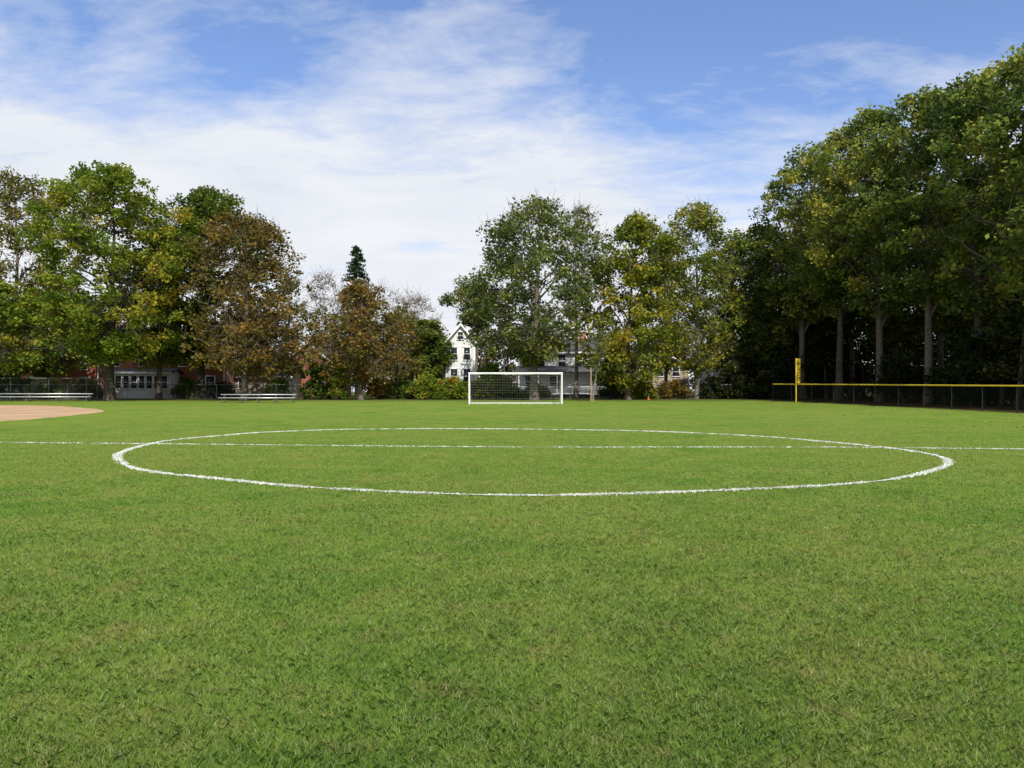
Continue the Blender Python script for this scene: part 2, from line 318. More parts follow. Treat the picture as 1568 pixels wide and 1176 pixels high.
# ---------------------------------------------------------------- painted lines
def smooth(pts,closed=False,step=0.25):
    pts=np.asarray(pts,float); n=len(pts); out=[]
    for k in range(n if closed else n-1):
        g=lambda q: pts[q%n] if closed else pts[min(max(q,0),n-1)]
        p0,p1,p2,p3=g(k-1),g(k),g(k+1),g(k+2); m=max(2,int(np.linalg.norm(p2-p1)/step)); t=np.linspace(0,1,m,endpoint=False)[:,None]
        out.append(0.5*((2*p1)+(-p0+p2)*t+(2*p0-5*p1+4*p2-p3)*t**2+(-p0+3*p1-3*p2+p3)*t**3))
    o=np.concatenate(out); return np.vstack([o,o[:1] if closed else pts[-1:]])
def line(name,pts,w,mat,parent,dens=500,seed=3):
    rg=np.random.default_rng(seed); d=np.gradient(pts,axis=0); d/=np.linalg.norm(d,axis=1)[:,None]+1e-9; nn=np.stack([-d[:,1],d[:,0]],1)
    A=pts+nn*w*0.5; B=pts-nn*w*0.5; n=len(pts)
    V=np.stack([np.concatenate([A[:,0],pts[:,0],B[:,0]]),np.concatenate([A[:,1],pts[:,1],B[:,1]])],1); V=np.column_stack([V,rise(V[:,1])+0.010])
    i=np.arange(n-1); Fc=np.concatenate([np.stack([n+i,n+i+1,i+1,i],1),np.stack([2*n+i,2*n+i+1,n+i+1,n+i],1)])
    me=npmesh(name,[(V,Fc,None,0)],[mat]); uv=me.uv_layers.new(name='UVMap'); vi=np.zeros(len(me.loops),np.int32); me.loops.foreach_get('vertex_index',vi)
    uvv=np.stack([vi%n*0.25,np.where(vi//n==1,0.0,1.0)],1).astype(np.float32); uv.data.foreach_set('uv',uvv.ravel())
    o=obj(name,me,parent=parent)
    if dens:
        seg=np.linalg.norm(np.diff(pts,axis=0),axis=1); cum=np.concatenate([[0],np.cumsum(seg)]); L=cum[-1]; q=rg.random(int(L*dens))*L
        keep=(np.sin(q*2.1)+np.sin(q*5.7+1)+np.sin(q*0.9+2)+np.sin(q*13.3))*0.40+rg.random(len(q))*1.2>0.50; q=q[keep]
        Pp=np.stack([np.interp(q,cum,pts[:,0]),np.interp(q,cum,pts[:,1])],1)+rg.normal(size=(len(q),2))*w*0.30
        rr_=np.linalg.norm(Pp,axis=1)
        obj(name+'_blades',npmesh(name+'_b',[blades(Pp,0.018+0.014*rg.random(len(q)),0.004+0.0009*rr_,rg,rg.random(len(q)))+(0,)],[M['wpaint']]),parent=parent)
mk=empty('field_marking')
circ=[(180,697),(187,708),(205,717),(250,725),(340,734),(432,743.5),(560,751.5),(680,756.5),(800,759),(920,757.5),(1050,753.5),(1180,748),(1290,742),(1380,732),(1440,717),(1452,708),(1443,701),(1415,694),(1370,687.5),(1310,681),(1250,675.5),(1180,669.5),(1080,664),(975,660),(850,658),(735,656.8),(600,657),(500,658.5),(400,662.5),(330,668),(270,673.5),(235,679),(200,688)]
line('centre_circle',smooth([site(*p) for p in circ],True),0.115,M['paint'],mk,650)
half=[(-120,676),(0,677.5),(130,679),(270,680),(345,681),(450,682),(600,683.5),(800,685),(1000,685),(1200,685),(1330,685.5),(1460,687),(1568,688),(1700,689)]
line('halfway_line',smooth([site(*p) for p in half]),0.085,M['paint2'],mk,170,8)
gx,gy=0.28,61.0
def seg(a,b): 
    n=max(2,int(math.dist(a,b)/0.5)); t=np.linspace(0,1,n)[:,None]; return np.array(a)*(1-t)+np.array(b)*t
line('penalty_line',seg((gx-20,gy-16.4),(gx+20,gy-16.9)),0.10,M['faint'],mk,0)
line('goal_area_line',seg((gx-9.2,gy-5.5),(gx+9.2,gy-5.5)),0.10,M['faint'],mk,0)
line('goal_line',seg((gx-3.7,gy),(gx+3.7,gy)),0.14,M['paint'],mk,60)

# baseball infield dirt
dp=[(-300,664),(-120,655),(0,647.5),(60,643.5),(120,638),(165,632.5),(180,629.5),(160,625.5),(110,621.5),(60,620.3),(0,619.8),(-120,619),(-330,619)]
pl=smooth([site(*p) for p in dp],True,0.6)[:-1]; pl=pl+np.random.default_rng(8).normal(size=pl.shape)*0.06; c=pl.mean(0); rings=[c+(pl-c)*s for s in (0.02,0.2,0.4,0.6,0.8,1.0)]
n=len(pl); V=np.concatenate(rings); V=np.column_stack([V,rise(V[:,1])+0.02]); V[-n:,2]-=0.03; i=np.arange(n); Fs=[np.stack([k*n+i,k*n+(i+1)%n,(k+1)*n+(i+1)%n,(k+1)*n+i],1) for k in range(5)]
dm=simple('infield_clay',(0.44,0.285,0.155),0.95,var=0.2,scale=0.35,bump=0.3)
obj('baseball_infield_dirt',npmesh('dirt',[(V,np.concatenate(Fs)[:,::-1],None,0)],[dm]))

# ---------------------------------------------------------------- soccer goal
g=empty('soccer_goal',(gx,gy,float(rise(gy))),R(0))
a=Acc(); hw,gh,gd,td=3.66,2.44,2.1,0.9
a.tube([(-hw,0,0),(-hw,0,gh)],0.06,10); a.tube([(hw,0,0),(hw,0,gh)],0.06,10); a.tube([(-hw-0.06,0,gh),(hw+0.06,0,gh)],0.06,10); a.obj('posts_and_crossbar',M['metalw'],g)
a=Acc()
for s in (-1,1):
    a.tube([(s*hw,0.05,gh-0.02),(s*hw,td,gh-0.05),(s*hw,gd,0.05)],0.03,6); a.tube([(s*hw,0,0.05),(s*hw,gd,0.05)],0.035,6)
a.tube([(-hw,gd,0.05),(hw,gd,0.05)],0.04,6); a.tube([(-hw,td,gh-0.05),(hw,td,gh-0.05)],0.03,6); a.obj('rear_frame',M['metalw'],g)
a=Acc(); cs=0.2; r_=0.0045
for x in np.arange(-hw,hw+0.01,cs):
    a.tube([(x,0.05,gh),(x,td,gh-0.08-0.03*math.sin(x*3)),(x,(td+gd)/2+0.08,gh/2-0.05),(x,gd,0.05)],r_,3)
for t in np.linspace(0,1,12): a.tube([(-hw,td+(gd-td)*t,(gh-0.05)*(1-t)+0.05*t),(0,td+(gd-td)*t+0.07,(gh-0.05)*(1-t)+0.05*t-0.03),(hw,td+(gd-td)*t,(gh-0.05)*(1-t)+0.05*t)],r_,3)
for y in np.arange(0.2,td,cs): a.tube([(-hw,y,gh-0.02),(0,y,gh-0.1),(hw,y,gh-0.02)],r_,3)
for s in (-1,1):
    for z in np.arange(0.2,gh,cs): a.tube([(s*hw,0,z),(s*hw,gd-(gd-td)*z/gh,z)],r_,3)
    for y in np.arange(0.2,gd,cs): a.tube([(s*hw,y,0),(s*hw,y,gh-0.03 if y<td else gh*(gd-y)/(gd-td))],r_,3)
a.obj('net',M['net'],g)

# ---------------------------------------------------------------- bleachers
def bleacher(p0,p1,rows=2):
    x0,y0=p0;x1,y1=p1; L=math.dist(p0,p1); ang=math.atan2(y1-y0,x1-x0); e=empty('aluminium_bleacher',(x0,y0,float(rise(y0))),ang)
    a=Acc(); st=Acc()
    for k in range(rows):
        z=0.43+0.28*k; y=0.6*k
        for b in range(2): a.box(0,L,y+b*0.14,y+b*0.14+0.125,z-0.04,z)
        a.box(0,L,y-0.012,y-0.002,z-0.07,z+0.002)
        if k: 
            for b in range(2): a.box(0,L,y-0.34+b*0.15,y-0.34+b*0.15+0.13,z-0.28-0.035,z-0.28+0.0)
    a.obj('planks',M['alu'],e)
    for x in np.linspace(0.3,L-0.3,5):
        st.tube([(x,-0.05,0.03),(x,0.6*rows+0.1,0.03)],0.025,5)
        for k in range(rows): st.tube([(x,0.6*k+0.13,0.0),(x,0.6*k+0.13,0.37+0.28*k)],0.025,5)
        st.tube([(x,0.0,0.05),(x,0.6*(rows-1)+0.1,0.34+0.28*(rows-1))],0.02,5)
    st.obj('supports',M['steel'],e)
bleacher(site(-60,614.5),site(136,614.5)); bleacher(site(334,616.5),site(451,616.5),2)

# ---------------------------------------------------------------- fences
def fence(name,pts,h,mesh_mat,post_mat,spacing=3.0,cap=None,capr=0.05,pr=0.03):
    e=empty(name); pts=np.asarray(pts,float); seg_=np.linalg.norm(np.diff(pts,axis=0),axis=1); cum=np.concatenate([[0],np.cumsum(seg_)]); n=int(cum[-1]/spacing)+1; q=np.linspace(0,cum[-1],n)
    P=np.stack([np.interp(q,cum,pts[:,0]),np.interp(q,cum,pts[:,1])],1); z=rise(P[:,1]); a=Acc()
    for p,zz in zip(P,z): a.tube([(p[0],p[1],zz-0.1),(p[0],p[1],zz+h)],pr,6)
    T=np.column_stack([P,z+h])
    a.tube(T,pr*0.8,6); B=np.column_stack([P,z+0.08]); a.tube(B,0.012,4)
    a.obj('posts_and_rails',post_mat,e)
    if cap:
        c_=Acc(); c_.tube(T+np.array([0,0,0.02]),capr,8); c_.obj('yellow_safety_cap',cap,e)
    V=np.concatenate([np.column_stack([P,z+0.03]),np.column_stack([P,z+h])])+np.array([0.02,-0.03,0]); i=np.arange(n-1)
    me=npmesh(name,[(V,np.stack([i,i+1,n+i+1,n+i],1),None,0)],[mesh_mat]); uv=me.uv_layers.new(name='UVMap'); vi=np.zeros(len(me.loops),np.int32); me.loops.foreach_get('vertex_index',vi)
    uv.data.foreach_set('uv',np.stack([q[vi%n],np.where(vi<n,0,h)],1).astype(np.float32).ravel()); obj('wire_mesh',me,parent=e)
lm=link_mat('chain_link',(0.07,0.08,0.08),0.07,0.09); ws=link_mat('black_chain_link',(0.010,0.012,0.010),0.05,0.28)
fence('outfield_fence',[(23.8,70.5),(26.2,62),(27.6,52),(28.6,43),(30.0,33),(31,22)],1.52,ws,M['black'],2.6,M['yellow'],0.05)
fence('chain_link_fence',[(-60,78),(-30,78.5),(-10,79),(5,79.5),(24,80)],1.5,lm,M['steel'],3.0)
fence('chain_link_fence',[(-62,68),(-46,72.5),(-38,75.5)],2.1,lm,M['steel'],3.0)
px_,py_=at(1219,66.5); e=empty('foul_pole',(px_,py_,float(rise(py_)))); a=Acc(); a.tube([(0,0,-0.1),(0,0,3.78)],0.05,10); a.obj('pole',M['yellow'],e)
a=Acc(); a.box(0.055,0.075,-0.02,0.02,1.6,3.78); a.box(0.33,0.355,-0.02,0.02,1.6,3.78)
for z in np.arange(1.62,3.78,0.135): a.box(0.075,0.33,-0.012,0.012,z,z+0.09)
a.obj('screen_wing',M['yellow'],e)
x,y=site(993,611.8); e=empty('traffic_cone',(x,y,float(rise(y)))); a=Acc(); a.tube([(0,0,0.03),(0,0,0.5)],[0.12,0.025],14); a.box(-0.16,0.16,-0.16,0.16,0,0.03); a.obj('cone_body',M['orange'],e)
a=Acc(); a.tube([(0,0,0.25),(0,0,0.36)],[0.080,0.058],14); a.obj('reflective_band',M['metalw'],e)

# ---------------------------------------------------------------- houses
def window(fr,gl,xc,zc,w,h,axis,pos,sgn):
    def bx(A,u0,u1,z0,z1,p):
        lo,hi=sorted((pos,pos+sgn*p))
        if axis=='y': A.box(u0,u1,lo,hi,z0,z1)
        else: A.box(lo,hi,u0,u1,z0,z1)
    bx(gl,xc-w/2,xc+w/2,zc-h/2,zc+h/2,0.02); t=0.11
    bx(fr,xc-w/2-t,xc-w/2,zc-h/2,zc+h/2,0.07); bx(fr,xc+w/2,xc+w/2+t,zc-h/2,zc+h/2,0.07)
    bx(fr,xc-w/2-t-0.03,xc+w/2+t+0.03,zc+h/2,zc+h/2+t+0.04,0.09); bx(fr,xc-w/2-t-0.03,xc+w/2+t+0.03,zc-h/2-t,zc-h/2,0.10)
    bx(fr,xc-w/2,xc+w/2,zc-0.03,zc+0.03,0.05)
def house(name,x,y,rz,w,d,eave,ridge,gable_front,wall,roof,front=[],side=[],porch=None,chimney=None,off=0.45,gtrim=True):
    e=empty(name,(x,y,float(rise(y))),rz); W=Acc(); fr=Acc(); gl=Acc(); Rf=Acc(); hw=w/2
    V=[(-hw,0,0.0),(hw,0,0.0),(hw,d,0.0),(-hw,d,0.0),(-hw,0,eave),(hw,0,eave),(hw,d,eave),(-hw,d,eave)]
    W.add(V,[(0,1,5,4),(1,2,6,5),(2,3,7,6),(3,0,4,7)])
    if gable_front:
        W.add([(-hw,0,eave),(hw,0,eave),(0,0,ridge),(0,0,ridge),(-hw,d,eave),(hw,d,eave),(0,d,ridge),(0,d,ridge)],[(0,1,2,3),(5,4,6,7)])
        k=(ridge-eave)/hw
        for s in (-1,1):
            xo=s*(hw+off); zo=eave-off*k; t=0.2
            v=[(0,-off,ridge),(xo,-off,zo),(xo,d+off,zo),(0,d+off,ridge)]
            Rf.hexa(v+[(p[0],p[1],p[2]+t) for p in v])
            if gtrim:
                v=[(0,-off-0.05,ridge-0.16),(xo,-off-0.05,zo-0.16),(xo,-off,zo-0.16),(0,-off,ridge-0.16)]
                fr.hexa(v+[(p[0],p[1],p[2]+0.34) for p in v])
    else:
        W.add([(-hw,0,eave),(-hw,d,eave),(-hw,d/2,ridge),(-hw,d/2,ridge),(hw,0,eave),(hw,d,eave),(hw,d/2,ridge),(hw,d/2,ridge)],[(1,0,2,3),(4,5,6,7)])
        k=(ridge-eave)/(d/2)
        for s in (-1,1):
            yo=d/2+s*(d/2+off); zo=eave-off*k; t=0.2
            v=[(-hw-off,d/2,ridge),(hw+off,d/2,ridge),(hw+off,yo,zo),(-hw-off,yo,zo)]
            Rf.hexa(v+[(p[0],p[1],p[2]+t) for p in v])
        fr.box(-hw-off,hw+off,-off-0.06,-off-0.005,eave-off*k-0.05,eave-off*k+0.2)
    for s in (-1,1): fr.box(s*hw-0.08,s*hw+0.08,-0.04,0.06,0.3,eave-0.12)
    for (u,z,ww,hh_) in front: window(fr,gl,u,z,ww,hh_,'y',0,-1)
    for (u,z,ww,hh_) in side:
        window(fr,gl,u,z,ww,hh_,'x',-hw,-1); window(fr,gl,u,z,ww,hh_,'x',hw,1)
    W.obj('walls',wall,e); Rf.obj('roof',roof,e)
    if fr.n: fr.obj('trim_and_frames',M['white'],e)
    if gl.n: gl.obj('window_panes',M['glass'],e)
    if porch:
        x0,x1,pd,ph_=porch; p=Acc(); q=Acc()
        p.box(x0,x1,-pd,-0.01,0.3,0.45); p.box(x0,x1,-pd,-pd+0.2,ph_-0.3,ph_-0.02)
        for xx in np.linspace(x0+0.15,x1-0.15,max(3,int((x1-x0)/2.2)+1)): p.tube([(xx,-pd+0.12,0.45),(xx,-pd+0.12,ph_-0.3)],[0.10,0.08],8)
        for xx in np.arange(x0+0.2,x1,0.18): p.box(xx,xx+0.04,-pd+0.1,-pd+0.14,0.5,1.25)
        p.box(x0,x1,-pd+0.08,-pd+0.16,1.25,1.33)
        v=[(x0-0.3,-pd-0.3,ph_),(x1+0.3,-pd-0.3,ph_),(x1+0.3,-0.02,ph_+0.75),(x0-0.3,-0.02,ph_+0.75)]; q.hexa(v+[(a_[0],a_[1],a_[2]+0.15) for a_ in v])
        p.obj('porch',M['white'],e); q.obj('porch_roof',roof,e)
    if chimney:
        c_=Acc(); cx,cy=chimney; c_.box(cx-0.4,cx+0.4,cy-0.35,cy+0.35,eave-0.5,ridge+0.9); c_.box(cx-0.46,cx+0.46,cy-0.41,cy+0.41,ridge+0.9,ridge+1.05); c_.obj('chimney',M['brick'],e)
    return e
zc=90; x,y=at(705,zc)
house('white_gabled_house',x,y,R(6),3.3,9,6.5,8.5,True,M['white_side'],M['shingle'],
  front=[(0,7.2,0.6,0.8),(-0.75,5.1,0.7,1.4),(0.75,5.1,0.7,1.4),(-0.75,2.5,0.8,1.6),(0.75,2.5,0.8,1.6)],side=[(2,5.2,0.8,1.5),(5,5.2,0.8,1.5),(2,2.4,0.8,1.5)],off=0.35)
x,y=at(868,96)
house('grey_clapboard_house',x,y,R(-4),12.5,9,5.6,7.4,False,M['grey_side'],M['shingle'],
  front=[(-5,4.5,0.9,1.5),(-3.2,4.5,0.9,1.5),(-0.6,4.5,0.9,1.5),(1.4,4.5,0.9,1.5),(3.4,4.5,0.9,1.5),(5,4.5,0.9,1.5),(-4.5,1.9,1.2,1.6),(-1.5,1.9,1.2,1.6),(3.8,1.9,1.2,1.6)],
  side=[(2,4.4,0.9,1.4),(6,4.4,0.9,1.4)],porch=(-6,6,2.2,3.0),chimney=(2,4.5))
x,y=at(217,84)
house('brick_house',x+1,y+3.5,R(3),13,8,5.4,8.0,False,M['brick'],M['shingle'],front=[(-5.5,4.3,0.9,1.4),(-2.4,4.3,0.9,1.4),(2,4.3,0.9,1.4),(5,4.3,0.9,1.4),(-5.5,1.7,0.9,1.4),(5,1.7,0.9,1.4)],side=[(2,4,0.9,1.4)],chimney=(4,4))
# glazed sun porch at the front of the brick house
e=house('white_sunporch',x,y,R(3),6.0,3.0,2.75,3.1,False,M['white_side'],M['shingle'],front=[(u,1.75,0.56,1.35) for u in (-2.45,-1.63,-0.82,0.0,0.82,1.63,2.45)],off=0.3)
x,y=at(325,92); house('brick_house',x,y,R(8),7,9,5.0,7.4,True,M['brick'],M['shingleb'],front=[(-1.8,4.0,0.9,1.3),(1.8,4.0,0.9,1.3),(0,6.0,0.7,0.8),(-1.8,1.6,1,1.4),(1.8,1.6,1,1.4)],side=[(2,4,0.9,1.3)])
x,y=at(472,100); house('brick_house',x,y,R(-5),6,9,4.6,7.0,True,M['brick'],M['shingle'],front=[(-1.6,3.4,0.9,1.3),(1.6,3.4,0.9,1.3),(0,5.2,0.7,0.8),(-1.6,1.3,1,1.3),(1.6,1.3,1,1.3)],side=[(2,3.4,0.9,1.3)],chimney=(2,5))
x,y=at(90,92); house('brick_house',x,y,R(4),9,8,5.0,7.2,False,M['brick'],M['shingle'],front=[(-3,4.0,0.9,1.3),(0,4.0,0.9,1.3),(3,4.0,0.9,1.3),(-3,1.6,1,1.4),(3,1.6,1,1.4)],side=[(2,4,0.9,1.3)])
x,y=at(398,92); house('tan_garage',x,y,R(2),7.0,6,2.6,4.3,False,M['tan_side'],M['shingle'],front=[(-2,1.6,0.9,1.0),(1.8,1.6,0.9,1.0)],side=[(2,1.6,0.8,1)])
x,y=at(1145,108); house('white_clapboard_house',x,y,R(5),8,8,4.0,6.0,False,M['white_side'],M['shingleb'],front=[(-2.6,3.1,0.9,1.1),(0,3.1,0.9,1.1),(2.6,3.1,0.9,1.1),(-2.6,1.2,0.9,1.1),(2.6,1.2,0.9,1.1)],side=[(2,3,0.9,1.1)])
x,y=at(1010,106); house('tan_clapboard_house',x,y,R(-3),8,8,4.2,6.2,True,M['tan_side'],M['shingle'],front=[(-2.2,3.4,0.9,1.2),(0,3.4,0.9,1.2),(2.2,3.4,0.9,1.2),(-2.2,1.3,0.9,1.2)],side=[(2,3,0.9,1.2)])

# ---------------------------------------------------------------- trees
T=lambda name,px,z,ytop,w,ybase,leaf,bark='bark',**k: tree(name,at(px,z),hgt(ytop,z)-float(rise(z)),w,hgt(ybase,z)-float(rise(z)),M[leaf],M[bark],**k)
T('maple_tree',168,72,256,8.2,545,'maple_yg','barkd',ncl=500,nl=80,seed=11,r0=0.42,clr=0.92,tint=0.5,fork=3.8,wide=0.45,limbs=14)
T('maple_tree',308,80,290,7.2,548,'maple_dk','barkd',ncl=360,nl=95,seed=12,r0=0.4,clr=1.0,tint=0.5,limbs=13,wide=0.45)
T('maple_tree',243,76,345,4.5,555,'maple_dk','barkd',ncl=110,nl=95,seed=13,r0=0.28,clr=1.0,tint=0.65)
T('oak_tree',375,73,326,6.3,570,'brown','bark',ncl=390,nl=40,seed=14,r0=0.34,clr=0.88,twigs=2,tint=0.36,fork=3,wide=0.38,limbs=14)
T('oak_tree',440,86,425,3.8,575,'bronze','bark',ncl=100,nl=40,seed=15,r0=0.22,clr=0.9,twigs=3,tint=0.4)
T('oak_tree',22,84,264,7.0,560,'bronze','bark',ncl=270,nl=60,seed=16,r0=0.36,clr=1.05,twigs=2,tint=0.55)
T('maple_tree',-30,70,420,5.8,560,'maple_yg','barkd',ncl=160,nl=85,seed=17,r0=0.3,clr=1.0)
T('maple_tree',62,88,420,6.0,572,'maple_yg','barkd',ncl=180,nl=75,seed=18,r0=0.3,clr=1.05,tint=0.5)
T('oak_tree',-130,78,300,7.0,560,'brown','bark',ncl=150,nl=80,seed=19,r0=0.36,clr=1.2)
T('bare_tree',500,100,420,4.6,560,'grey_t','barkp',ncl=150,nl=14,seed=20,r0=0.2,clr=1.0,twigs=6,lsize=0.12)
T('oak_tree',553,76,432,4.6,580,'brown','bark',ncl=220,nl=42,seed=21,r0=0.24,clr=0.85,twigs=2,tint=0.5)
T('oak_tree',610,88,470,3.8,580,'bronze','bark',ncl=100,nl=44,seed=22,r0=0.2,clr=0.85,twigs=2,tint=0.5)
T('bare_tree',635,112,446,5.2,560,'grey_t','barkp',ncl=150,nl=14,seed=23,r0=0.2,clr=1.0,twigs=6,lsize=0.13)
T('bare_tree',585,116,440,4.2,560,'grey_t','barkp',ncl=100,nl=14,seed=53,r0=0.2,clr=1.0,twigs=6,lsize=0.13)
T('maple_tree',658,90,486,2.5,580,'maple_dk','barkd',ncl=90,nl=90,seed=24,r0=0.18,clr=0.8,tint=0.7)
T('maple_tree',818,74,304,7.2,548,'olive','bark',ncl=340,nl=66,seed=25,r0=0.40,clr=1.0,twigs=2,fork=2.8,tint=0.5,bald_top=0.5,limbs=15,wide=0.42)
T('maple_tree',728,98,428,3.6,500,'olive','bark',ncl=100,nl=80,seed=26,r0=0.24,clr=0.95,twigs=1,tint=0.5)
T('maple_tree',882,84,316,3.8,480,'olive','barkp',ncl=110,nl=22,seed=27,r0=0.24,clr=1.0,twigs=6)
T('maple_tree',962,76,333,4.8,586,'yellow_l','bark',ncl=310,nl=66,seed=28,r0=0.26,clr=0.88,tint=0.42,twigs=1,fork=2.4,wide=0.42)
T('maple_tree',1068,80,318,5.4,568,'yellow_l','barkp',ncl=270,nl=50,seed=29,r0=0.28,clr=0.95,tint=0.45,twigs=3,fork=2.4,wide=0.55)
T('maple_tree',1020,92,365,4.8,566,'yellow_l','barkp',ncl=160,nl=42,seed=30,r0=0.24,clr=0.95,tint=0.35,twigs=3)
T('young_tree',908,70,526,1.0,566,'olive','barkp',ncl=26,nl=24,seed=31,r0=0.10,clr=0.4,limbs=5,twigs=1,lsize=0.09)
# plain wooden stake pole beside the young tree
x,y=at(905,69); e=empty('wooden_pole',(x,y,float(rise(y)))); a=Acc(); a.tube([(0,0,-0.1),(0,0,2.9),(0.01,0,3.0)],[0.075,0.065,0.03],8); a.obj('pole',M['wood'],e)
T('maple_tree',1122,86,362,4.4,575,'olive','bark',ncl=150,nl=65,seed=32,r0=0.24,clr=1.0)
W_=[(1172,86,345,4.8,565),(1228,80,235,5.6,495),(1285,74,198,5.8,465),(1348,69,165,6.0,480),(1422,63,135,6.0,455),(1500,59,125,6.0,475),(1580,52,72,6.4,440),(1690,46,40,6.5,420),(1840,42,20,6.5,400)]
wm=[]
for k,(p,z,yt,w,yb) in enumerate(W_):
    o=T('oak_tree',p,z,yt,w,yb,'oak','bark' if k in (1,3,4,6) else 'barkw',ncl=270,nl=64,seed=60+k,r0=0.36,clr=0.96,tint=0.52,tvar=0.38,fork=hgt(yb,z)*0.7,wide=0.5,twigs=0,lsize=0.17,lean=((k*37%5-2)*0.5,0)); wm.append(o)
rg=np.random.default_rng(5)
for k,(p,z,sc) in enumerate([(1195,98,.86),(1250,90,.95),(1305,86,.95),(1370,82,1.0),(1440,78,1.0),(1505,72,.97),(1560,68,.97),(1640,62,1.0),(1500,92,1.05),(1600,84,1.0)]):
    src=wm[2+k%5]; x,y=at(p,z); o=obj('oak_tree',src.data,(x,y,float(rise(y))),rz=rg.random()*6.28); o.scale=(sc,sc,sc*0.88)

def spruce(px,z,ytop,w,seed=3):
    rg=np.random.default_rng(seed); H=hgt(ytop,z)-float(rise(z)); a=Acc(); a.tube([(0,0,-0.2),(0,0,H*0.5),(0,0,H)],[0.25,0.14,0.02],7); C=[];cr=[]
    zz=2.0
    while zz<H-0.3:
        f=(H-zz)/(H-2); r=w*f**0.70; nb_=int(7+6*f)
        for k in range(nb_):
            az=rg.random()*6.28; L=r*(0.6+0.6*rg.random()); d=np.array([math.cos(az),math.sin(az),0]); z1=zz+rg.normal()*0.12
            a.tube([(0,0,z1),d*L*0.6+[0,0,z1-0.15*L],d*L+[0,0,z1-0.12*L]],[0.04,0.025,0.01],3)
            for t in np.arange(0.2,1.08,0.2): C.append(d*L*t+[0,0,z1-0.16*L*t]); cr.append(0.30+0.25*f*(1.1-t*0.5))
        zz+=0.38+0.12*f
    C.append(np.array([0,0,H-0.2])); cr.append(0.2); C=np.array(C); cr=np.array(cr)
    lv=leaves(C,cr,11,0.12,np.clip(0.5+rg.normal(size=len(C))*0.2,0,1),rg,0.6)
    obj('spruce_tree',npmesh('spruce',[a.part(mi=1),(lv[0],lv[1],lv[2],0)],[M['spruce'],M['barkd']]),(*at(px,z),float(rise(z))))
spruce(546,100,374,4.6)

S=lambda px,z,w,h,leaf,seed,**k: shrub('shrub',at(px,z),w,k.pop('d',2.0),h,M[leaf],seed,**k)
sh=[(15,80,6,2.6,'maple_dk'),(70,79,4.5,2.2,'maple_yg'),(130,80,4,2.4,'bronze'),(285,79,3.2,2.2,'maple_dk'),(340,80,3.2,1.8,'under'),
(430,80,3.5,2.0,'maple_dk'),(490,77,4.2,3.8,'maple_dk'),(520,76,1.6,3.4,'ivy'),(585,79,3.2,2.4,'brown'),(618,79,3.6,2.0,'maple_dk'),(655,77,4.6,2.6,'ivy'),(695,77,3.6,2.3,'ivy'),(735,78,3.5,2.2,'maple_yg'),
(775,79,3.6,2.0,'maple_dk'),(752,80,3,3.6,'maple_yg'),(820,80,3.2,1.5,'olive'),(940,80,3.4,2.4,'maple_dk'),(985,79,3.2,2.0,'yellow_l'),(1030,80,4,1.9,'brown'),(1095,80,3.6,2.4,'under'),(1140,79,4,2.6,'under'),(1180,78,4,3.0,'under')]
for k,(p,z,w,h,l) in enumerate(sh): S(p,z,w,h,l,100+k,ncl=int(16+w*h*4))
def mass(name,P,Hh,leaf,nl,lsize,seed,cr0=1.3,tint=0.5,tv=0.3,stems=True,per=14):
    rg=np.random.default_rng(seed); C=[];cr=[];tt=[]; a=Acc()
    for (x,y),h in zip(P,Hh):
        w=h*0.33; t0=np.clip(tint+rg.normal()*tv,0,1)
        if stems: a.tube([(x,y,float(rise(y))),(x+rg.normal()*0.3,y,h*0.8)],[0.14+h*0.008,0.04],5)
        for _ in range(per):
            q=rg.random()**0.8; rr_=w*math.sqrt(max(0,1-(q*1.0-0.15)**2))*rg.random()**0.5; az=rg.random()*6.28
            C.append((x+rr_*math.cos(az),y+rr_*math.sin(az),float(rise(y))+0.8+q*(h-1.6))); cr.append(cr0*(0.6+0.7*rg.random())); tt.append(np.clip(t0+rg.normal()*0.1,0,1))
    lv=leaves(np.array(C),np.array(cr),nl,lsize,np.array(tt),rg,0.8)
    parts=[(lv[0],lv[1],lv[2],0)]
    if stems: parts.append(a.part(mi=1))
    obj(name,npmesh(name,parts,[leaf,M['barkw']]))
rg=np.random.default_rng(44); P=[];H_=[]
for k in range(150):
    z=rg.uniform(112,138); px=rg.uniform(-350,1250); P.append(at(px,z)); H_.append(rg.uniform(6,12.5) if 400<px<720 else rg.uniform(9,15))
mass('distant_trees',P,H_,M['dist'],60,0.26,45,1.4)
P=[];H_=[]
for k in range(200):
    z=rg.uniform(40,105); x=32.5+rg.random()**1.2*36+ (0 if z<75 else -6); P.append((x,z)); H_.append(rg.uniform(2.5,8.5))
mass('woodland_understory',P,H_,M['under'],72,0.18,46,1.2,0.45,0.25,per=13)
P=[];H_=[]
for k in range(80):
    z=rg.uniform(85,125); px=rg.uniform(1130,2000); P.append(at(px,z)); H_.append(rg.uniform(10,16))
mass('woodland_backdrop_trees',P,H_,M['under'],70,0.3,47,1.7,0.5,0.2,per=22)

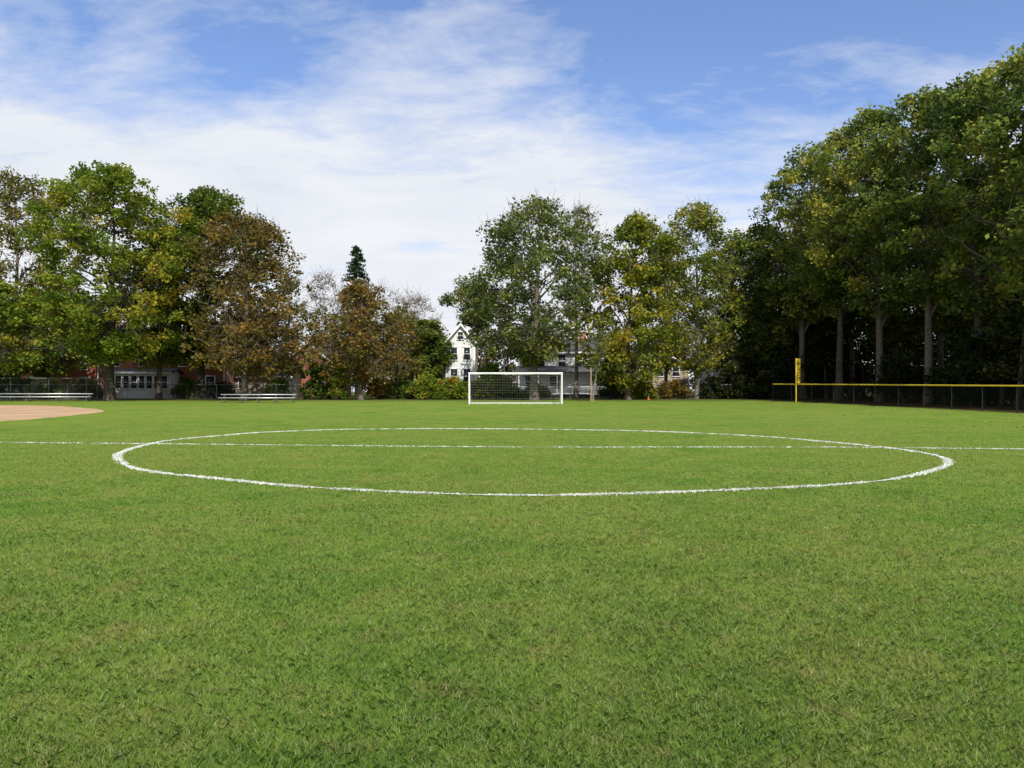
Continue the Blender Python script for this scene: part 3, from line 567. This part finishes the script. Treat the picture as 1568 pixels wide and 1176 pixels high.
# ---------------------------------------------------------------- world, sun, camera
w=bpy.data.worlds.new('World'); scn.world=w; w.use_nodes=True; nt=w.node_tree; nt.nodes.clear()
out=N(nt,'ShaderNodeOutputWorld'); bg=N(nt,'ShaderNodeBackground'); bg.inputs['Strength'].default_value=0.12
SAZ,SEL=165,43
sky=N(nt,'ShaderNodeTexSky'); sky.sky_type='NISHITA'; sky.sun_disc=False; sky.sun_elevation=R(SEL); sky.sun_rotation=R(SAZ); sky.air_density=1.0; sky.dust_density=0.8; sky.ozone_density=2.0
tc=N(nt,'ShaderNodeTexCoord').outputs['Generated']; sp=N(nt,'ShaderNodeSeparateXYZ'); nt.links.new(tc,sp.inputs[0])
zz=math_(nt,'ADD',math_(nt,'MAXIMUM',sp.outputs['Z'],0.0),0.24)
cx=math_(nt,'DIVIDE',sp.outputs['X'],zz); cy=math_(nt,'DIVIDE',sp.outputs['Y'],zz)
cb=N(nt,'ShaderNodeCombineXYZ'); nt.links.new(cx,cb.inputs[0]); nt.links.new(cy,cb.inputs[1])
mp=N(nt,'ShaderNodeMapping'); mp.inputs['Rotation'].default_value=(0,0,R(42)); mp.inputs['Scale'].default_value=(0.62,1.2,1); mp.inputs['Location'].default_value=(3.1,1.7,0); nt.links.new(cb.outputs[0],mp.inputs[0])
n1=noise(nt,mp.outputs[0],1.3,4,0.5,0.3); n2=noise(nt,mp.outputs[0],4.2,6,0.60,0.5); n3=noise(nt,mp.outputs[0],17,5,0.65,0.3)
f=math_(nt,'ADD',math_(nt,'ADD',math_(nt,'MULTIPLY',n1,1.45),math_(nt,'MULTIPLY',n2,0.72)),math_(nt,'MULTIPLY',n3,0.36))
f=math_(nt,'SUBTRACT',f,0.69)
dt=N(nt,'ShaderNodeVectorMath',operation='DOT_PRODUCT'); nt.links.new(tc,dt.inputs[0]); dt.inputs[1].default_value=Vector((0.46,0.80,0.40)).normalized()
clear=ramp(nt,dt.outputs['Value'],[(0.87,0.0),(0.98,1.0)],'EASE')
low=ramp(nt,sp.outputs['Z'],[(0.02,1.0),(0.38,0.0)])
f=math_(nt,'SUBTRACT',math_(nt,'ADD',f,math_(nt,'MULTIPLY',low,0.40)),math_(nt,'MULTIPLY',clear,0.38))
cov=ramp(nt,f,[(0.22,0.03),(0.44,0.5),(0.68,1.0)])
cc=ramp(nt,n2,[(0.3,(6.5,6.8,7.4)),(0.65,(7.5,7.7,8.0))])
cc=mix(nt,ramp(nt,sp.outputs['Z'],[(0.15,0.0),(0.55,0.6)]),cc,(5.3,5.8,7.0))
skyc=mix(nt,1.0,sky.outputs[0],(1.18,1.28,1.55),'MULTIPLY')
col=mix(nt,cov,skyc,cc); nt.links.new(col,bg.inputs[0]); nt.links.new(bg.outputs[0],out.inputs[0])
el=R(SEL); azs=R(SAZ); d=Vector((math.sin(azs)*math.cos(el),math.cos(azs)*math.cos(el),math.sin(el)))
sl=bpy.data.lights.new('sun','SUN'); sl.energy=4.8; sl.angle=R(0.5); sl.color=(1,0.95,0.87); so=bpy.data.objects.new('sun',sl); scn.collection.objects.link(so); so.rotation_euler=d.to_track_quat('Z','Y').to_euler(); so.location=(0,0,50)
cam=bpy.data.cameras.new('camera'); cam.sensor_width=36; cam.lens=36*F/1568; cam.clip_end=6000; cam.clip_start=0.05; co=bpy.data.objects.new('camera',cam); scn.collection.objects.link(co)
co.location=(0,0,EYE); co.rotation_euler=(R(90.58),0,0); scn.camera=co
